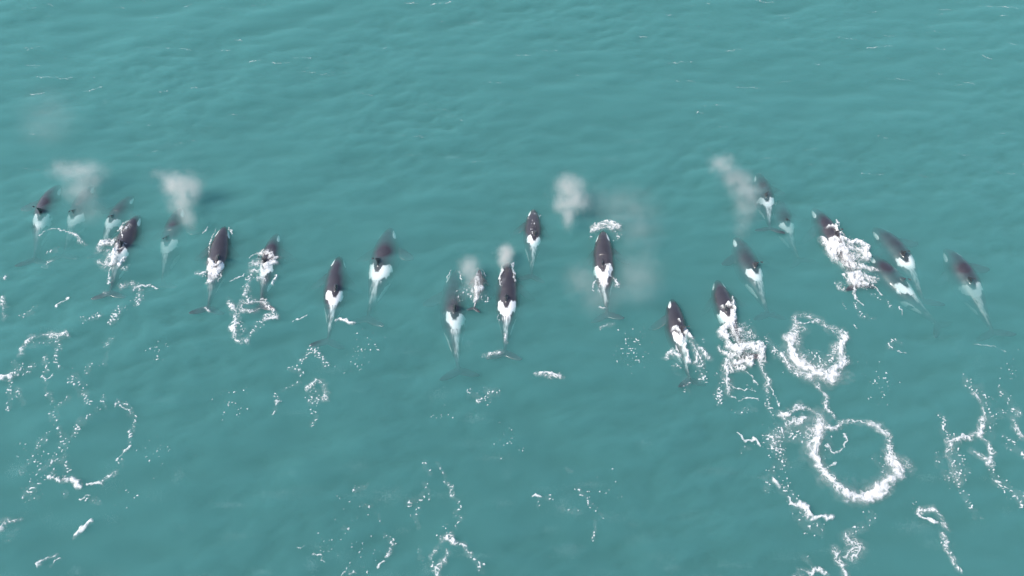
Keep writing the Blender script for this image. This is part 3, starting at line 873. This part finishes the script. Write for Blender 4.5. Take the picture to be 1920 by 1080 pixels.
foam("splash", "thick white water kicked up behind the fin, left of the upper foam ring", [
    ('s', 6, .95, d15((515, 300), (545, 290), (570, 310))), ('s', 4, 1.0, d15((590, 245), (592, 300), (598, 350))), ('s', 5, .95, d15((590, 340), (590, 420), (590, 480))), ('s', 9, 1.0, d15((505, 490), (540, 450), (560, 440))), ('s', 7, 1.0, d15((530, 500), (550, 540), (548, 585))),
    ('l', 13, 1.3, d15((630, 500), (680, 450), (730, 500), (680, 530))), ('s', 13, 1.05, d15((600, 600), (660, 590), (720, 585), (780, 610))), ('s', 8, .95, d15((770, 560), (800, 600), (790, 640))), ('l', 10, 1.3, d15((590, 640), (650, 660), (720, 660))), ('s', 7, .95, d15((555, 690), (620, 690), (730, 700))),
    ('l', 11, 1.15, d15((545, 720), (600, 720), (680, 740))), ('t', 4, 1.0, d15((545, 720), (555, 800), (570, 900))), ('t', 3, .9, d15((640, 720), (720, 770), (770, 840))), ('l', 6, 1.0, d15((490, 590), (510, 620), (560, 650)))], cat="splash", tall=.24)
foam("foam_trail", "lacy wake foam trailing below the thick white water", [
    ('f', 9, 1.2, d15((510, 770), (500, 870), (500, 980))), ('l', 8, 1.1, d15((790, 660), (820, 740), (850, 820), (850, 900))), ('f', 9, 1.2, d15((840, 880), (850, 970), (880, 1060))), ('t', 2.2, .9, d15((830, 790), (880, 870), (930, 1000))),
    ('t', 2.4, .9, d15((600, 860), (680, 880), (770, 890))), ('t', 2.4, .9, d15((580, 930), (640, 965), (700, 940))), ('t', 2.2, .9, d15((680, 940), (780, 955))), ('t', 2.2, .85, d15((700, 840), (740, 870))), ('l', 10, .9, d15((560, 800), (580, 900))), ('f', 10, .8, d15((640, 1040), (740, 1020)))])
d20 = crop(1500, 360, 5.4)
foam("splash", "biggest white splash, a broad curl of foam over the tail of the right side orca", [
    ('s', 7, 1.0, d20((225, 482), (270, 540), (300, 610), (330, 660))), ('s', 11, 1.0, d20((330, 520), (330, 580), (320, 620))), ('s', 8, 1.0, d20((400, 495), (500, 490), (600, 505), (670, 560), (690, 630))), ('s', 11, 1.05, d20((340, 520), (380, 560))), ('s', 11, 1.0, d20((460, 620), (470, 680), (500, 740))),
    ('l', 15, 1.35, d20((500, 560), (580, 580), (620, 640), (540, 660))), ('l', 10, 1.3, d20((350, 660), (420, 720), (480, 770))), ('l', 9, 1.25, d20((560, 740), (640, 740), (700, 760))), ('l', 8, 1.1, d20((700, 770), (790, 780))), ('s', 7, .95, d20((640, 580), (690, 640), (660, 670))),
    ('t', 2.6, 1.0, d20((375, 290), (400, 350), (440, 430), (480, 475))), ('s', 5, .9, d20((262, 380), (320, 360), (360, 385))), ('s', 4, .9, d20((350, 350), (375, 410), (380, 470)))], cat="splash", tall=.26)
foam("splash", "round white splash at the flukes, just below the biggest splash", [
    ('s', 10, 1.05, d20((500, 870), (550, 840), (600, 860))), ('s', 9, 1.0, d20((540, 920), (600, 940), (660, 930))), ('l', 12, 1.35, d20((520, 880), (620, 880), (700, 880))), ('s', 6, .9, d20((690, 880), (760, 870))), ('l', 7, 1.1, d20((390, 920), (410, 980), (440, 970))), ('t', 2.6, 1.0, d20((430, 830), (470, 880))),
    ('t', 2.8, 1.0, d20((550, 960), (540, 1040), (575, 1080))), ('t', 2.8, 1.0, d20((735, 940), (790, 990), (825, 1030)))], cat="splash", tall=.22)
d21 = crop(1480, 360, 3.375)
foam("foam_trail", "thin foam strands and specks trailing under the round splash", [
    ('t', 2.8, 1.0, d21((400, 640), (425, 690), (470, 720))), ('f', 7, 1.2, d21((430, 710), (435, 790), (490, 800))), ('f', 6, 1.1, d21((620, 685), (655, 745))), ('t', 2, .9, d21((690, 620), (715, 660))), ('t', 2, .85, d21((690, 720), (715, 765))), ('f', 7, 1.0, d21((300, 580), (330, 610))),
    ('f', 6, .9, d21((520, 640), (570, 670))), ('t', 2, .8, d21((335, 690), (350, 745))), ('f', 5, .9, d21((500, 780), (540, 790))), ('t', 2, .8, d21((410, 845), (422, 858)))])

d13 = crop(800, 370, 2.7)
foam("splash", "thin broken wash and painted wet glints over the back of the small young orca", [
    ('f', 6, .9, d13((545, 70), (540, 120), (538, 190))), ('t', 1.8, .8, d13((518, 85), (517, 110))), ('t', 1.8, .8, d13((572, 80), (571, 100)))], cat="splash")  # white flecks put in wash and wet glints on the back
foam("splash", "faint white waterlines along the sunken head of the large orca beside the calf", [
    ('t', 1.8, .85, d13((105, 420), (118, 390), (128, 375))), ('t', 2, .9, d13((168, 380), (178, 425))), ('f', 10, .85, d13((150, 520), (190, 490), (215, 500)))], cat="splash")

# water glints laid on as thin white flecks, too many to count, and bubbles drawn under by the chop
c7, c8 = crop(0, 0, 2), crop(960, 0, 2)
crest = [(c7, a) for a in [((920, 232), (990, 224)), ((1020, 236), (1080, 236)), ((1100, 222), (1165, 218)), ((1520, 14), (1580, 16)), ((1620, 18), (1690, 12)), ((600, 346), (632, 342)), ((720, 332), (755, 328)), ((828, 186), (862, 184)),
                           ((1205, 278), (1245, 280)), ((112, 348), (160, 342)), ((105, 184), (165, 172)), ((1440, 180), (1452, 176)), ((310, 338), (380, 322)), ((140, 290), (270, 290)), ((690, 22), (715, 8)), ((1340, 345), (1395, 352))]]
crest += [(c8, a) for a in [((905, 4), (980, 10)), ((1000, 48), (1040, 52)), ((1218, 144), (1275, 154)), ((1590, 178), (1622, 190)), ((1408, 218), (1428, 218)), ((1700, 302), (1732, 314)), ((1752, 20), (1820, 26)), ((1830, 24), (1900, 34)), ((1850, 166), (1892, 176)),
                            ((20, 208), (72, 210)), ((590, 232), (680, 226)), ((1330, 178), (1420, 178)), ((480, 134), (505, 134)), ((580, 56), (600, 52)), ((1760, 216), (1800, 226)), ((840, 318), (930, 322)), ((800, 188), (850, 184))]]
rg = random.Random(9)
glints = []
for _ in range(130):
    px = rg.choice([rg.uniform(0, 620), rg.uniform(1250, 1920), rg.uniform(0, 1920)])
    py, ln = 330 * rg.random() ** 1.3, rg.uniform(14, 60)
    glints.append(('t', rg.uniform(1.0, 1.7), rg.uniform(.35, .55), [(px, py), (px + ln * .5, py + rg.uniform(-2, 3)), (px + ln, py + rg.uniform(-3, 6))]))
foam("crest_glints", "glints along the far wave crests, laid on as thin white flecks", [('t', 1.8, .74, c(*a)) for c, a in crest] + glints, kind='stuff', depth=.03, max_cover=.75)
rng = random.Random(5)
under = []
for _ in range(150):
    px, py = rng.uniform(-20, 1940), rng.choice([rng.uniform(600, 1090), rng.uniform(850, 1090), rng.uniform(0, 300)])
    x, y = at(px, py)
    under.append((float(x), float(y), -rng.uniform(.35, .8), rng.uniform(.25, 1.0), rng.uniform(.12, .4), .15))
BUBBLE = mat_plain("bubbles", (0.85, 0.9, 0.9), 0.5)
tag(drops("sunken_bubbles", under, 60000, .005, .011, BUBBLE, None, 77, top=-.16), "pale clouds of bubbles just under the water surface", kind='stuff')
specks = [('f', rng.uniform(15, 40), rng.uniform(.35, .6), [(rng.uniform(0, 1920), rng.uniform(640, 1080)), (rng.uniform(0, 1920), rng.uniform(640, 1080))][:1]) for _ in range(22)]
foam("foam_specks", "single stray foam specks dotted over the water", specks, kind='stuff')

# ------------------------------------------------------------------ blows: clouds of breath mist over the whales
def mat_mist(density, col=(0.96, 0.925, 0.88)):
    m, n, l = new_mat("breath_mist")
    tc = n.new('ShaderNodeTexCoord')
    ln = n.new('ShaderNodeVectorMath')
    ln.operation = 'LENGTH'
    nz = n.new('ShaderNodeTexNoise')
    nz.inputs['Scale'].default_value = 1.7
    nz.inputs['Detail'].default_value = 5
    nz.inputs['Roughness'].default_value = 0.62
    nz.inputs['Distortion'].default_value = 0.6
    loc = n.new('ShaderNodeNewGeometry')
    l.new(loc.outputs['Position'], nz.inputs['Vector'])
    l.new(tc.outputs['Object'], ln.inputs[0])
    sub = n.new('ShaderNodeMath')                # 1 - r
    sub.operation = 'SUBTRACT'
    sub.inputs[0].default_value = 1.0
    l.new(ln.outputs['Value'], sub.inputs[1])
    ns = n.new('ShaderNodeMath')                 # (noise - .5) * 1.5
    ns.operation = 'MULTIPLY_ADD'
    ns.inputs[1].default_value = 2.8
    ns.inputs[2].default_value = -1.38
    l.new(nz.outputs['Fac'], ns.inputs[0])
    ad = n.new('ShaderNodeMath')
    ad.operation = 'ADD'
    l.new(sub.outputs[0], ad.inputs[0])
    l.new(ns.outputs[0], ad.inputs[1])
    mu = n.new('ShaderNodeMath')
    mu.operation = 'MULTIPLY'
    l.new(ad.outputs[0], mu.inputs[0])
    l.new(sub.outputs[0], mu.inputs[1])
    mx = n.new('ShaderNodeMath')
    mx.operation = 'MAXIMUM'
    mx.inputs[1].default_value = 0
    l.new(mu.outputs[0], mx.inputs[0])
    k = n.new('ShaderNodeMath')
    k.operation = 'MULTIPLY'
    k.inputs[1].default_value = density
    l.new(mx.outputs[0], k.inputs[0])
    v = n.new('ShaderNodeVolumePrincipled')
    v.inputs['Color'].default_value = (*col, 1)
    v.inputs['Anisotropy'].default_value = 0.0
    l.new(k.outputs[0], v.inputs['Density'])
    o = n.new('ShaderNodeOutputMaterial')
    l.new(v.outputs[0], o.inputs['Volume'])
    return m


bm = bmesh.new()
bmesh.ops.create_icosphere(bm, subdivisions=3, radius=1.0)
PUFF = bpy.data.meshes.new("puff")
bm.to_mesh(PUFF)
bm.free()
DROP = mat_plain("spray_drops", (0.9, 0.9, 0.89), 0.4)


def blow(label, puffs, n=900, seed=1):
    """puffs: (picture x, y, half width px, half height px, height above water m, density)."""
    root = bpy.data.objects.new("blow", None)
    COL.objects.link(root)
    x, y = at(puffs[-1][0], puffs[-1][1], 0.0)
    root.location = (float(x), float(y), 0)
    tag(root, label, "whale blow", "blows of mist over the pod")
    spots = []
    for px, py, wpx, hpx, z, den in puffs:
        x, y = at(px, py, z)
        x2, _ = at(px + 10, py, z)
        m = float(x2 - x) / 10
        z = 0.45 * z + 0.2
        rx, rz = 1.18 * wpx * m, 1.18 * hpx * m
        ry = min(rx, rz)
        z = max(z, rz * .75 + .15)
        x, y = at(px, py, z)
        me = PUFF.copy()
        o = link("puff", me, mat_mist(den))
        o.location = (float(x), float(y), z)
        o.scale = (rx, max(ry, rz * .8), rz)
        o.location -= root.location
        o.parent = root
        if den > .3:
            spots.append((float(x), float(y), z, rx, ry, rz))
    if spots and n:
        d = drops("droplets", spots, n * 2, 0.003, 0.008, DROP, root, seed)
        d['kind'] = 'stuff'
    return root


blow("wide pale blow above the leftmost orcas", [(125, 318, 42, 26, 2.2, 0.93), (165, 322, 44, 28, 2.2, 0.806), (150, 355, 38, 34, 1.3, 0.62), (168, 395, 36, 30, .8, 0.25)], 1100, 1)
blow("bright white blow with a thin tail, left of centre above the shiny purple back", [(326, 345, 32, 30, 2.3, 1.6), (350, 352, 38, 36, 2.2, 1.35), (338, 382, 30, 26, 1.6, 1.24), (302, 326, 26, 13, 2.3, 0.682), (352, 408, 17, 30, .8, 1.05)], 1700, 2)
blow("small dense blow right at the snout of the broad backed orca", [(948, 472, 19, 18, .7, 4.34), (947, 488, 18, 17, .5, 3.72)], 600, 3)
blow("small faint blow between the large orca and the calf", [(880, 500, 25, 26, .8, 1.7), (886, 525, 24, 24, .6, 1.2), (893, 545, 18, 20, .4, .8)], 450, 4)
blow("brightest mushroom shaped blow, right of the small young orca", [(1068, 350, 35, 30, 2.3, 1.9), (1083, 378, 32, 28, 1.9, 1.4), (1056, 382, 25, 26, 1.8, 1.61), (1066, 408, 15, 32, .9, 1.12)], 1900, 5)
blow("thin drifting mist spread around the long backed orca", [(1165, 385, 92, 52, 2.2, 0.17), (1195, 520, 62, 78, 1.8, 0.2), (1092, 525, 46, 44, 1.4, 0.31), (1125, 565, 54, 44, 1.3, 0.2), (1200, 430, 62, 50, 1.8, 0.17)], 0, 6)
blow("pale slanting blow above the right side orcas", [(1353, 308, 31, 26, 2.2, 1.1), (1370, 328, 30, 26, 1.9, .8), (1388, 345, 38, 32, 1.6, .62), (1405, 362, 38, 34, 1.2, .55), (1400, 392, 32, 36, 1.0, .42), (1392, 425, 22, 32, .7, .32)], 900, 7)
blow("very faint mist drifting at the upper left, over open water", [(95, 215, 62, 72, 3.0, 0.07), (75, 245, 52, 44, 2.4, 0.08)], 0, 8)

# drops thrown up by the two thickest splashes
for k, (lab, pts) in enumerate([("fine spray flying over the biggest white splash", [(1590, 475, 30), (1612, 522, 22)]), ("fine spray flying over the thick white water behind the fin", [(1395, 650, 26), (1380, 625, 22)])]):
    sp = []
    for px, py, wd in pts:
        x, y = at(px, py, .3)
        sp.append((float(x), float(y), .35, wd / 34, wd / 34, .25))
    tag(drops("spray", sp, 500, .008, .022, DROP, None, 30 + k), lab, "spray", "spray over the splashes", 'stuff')
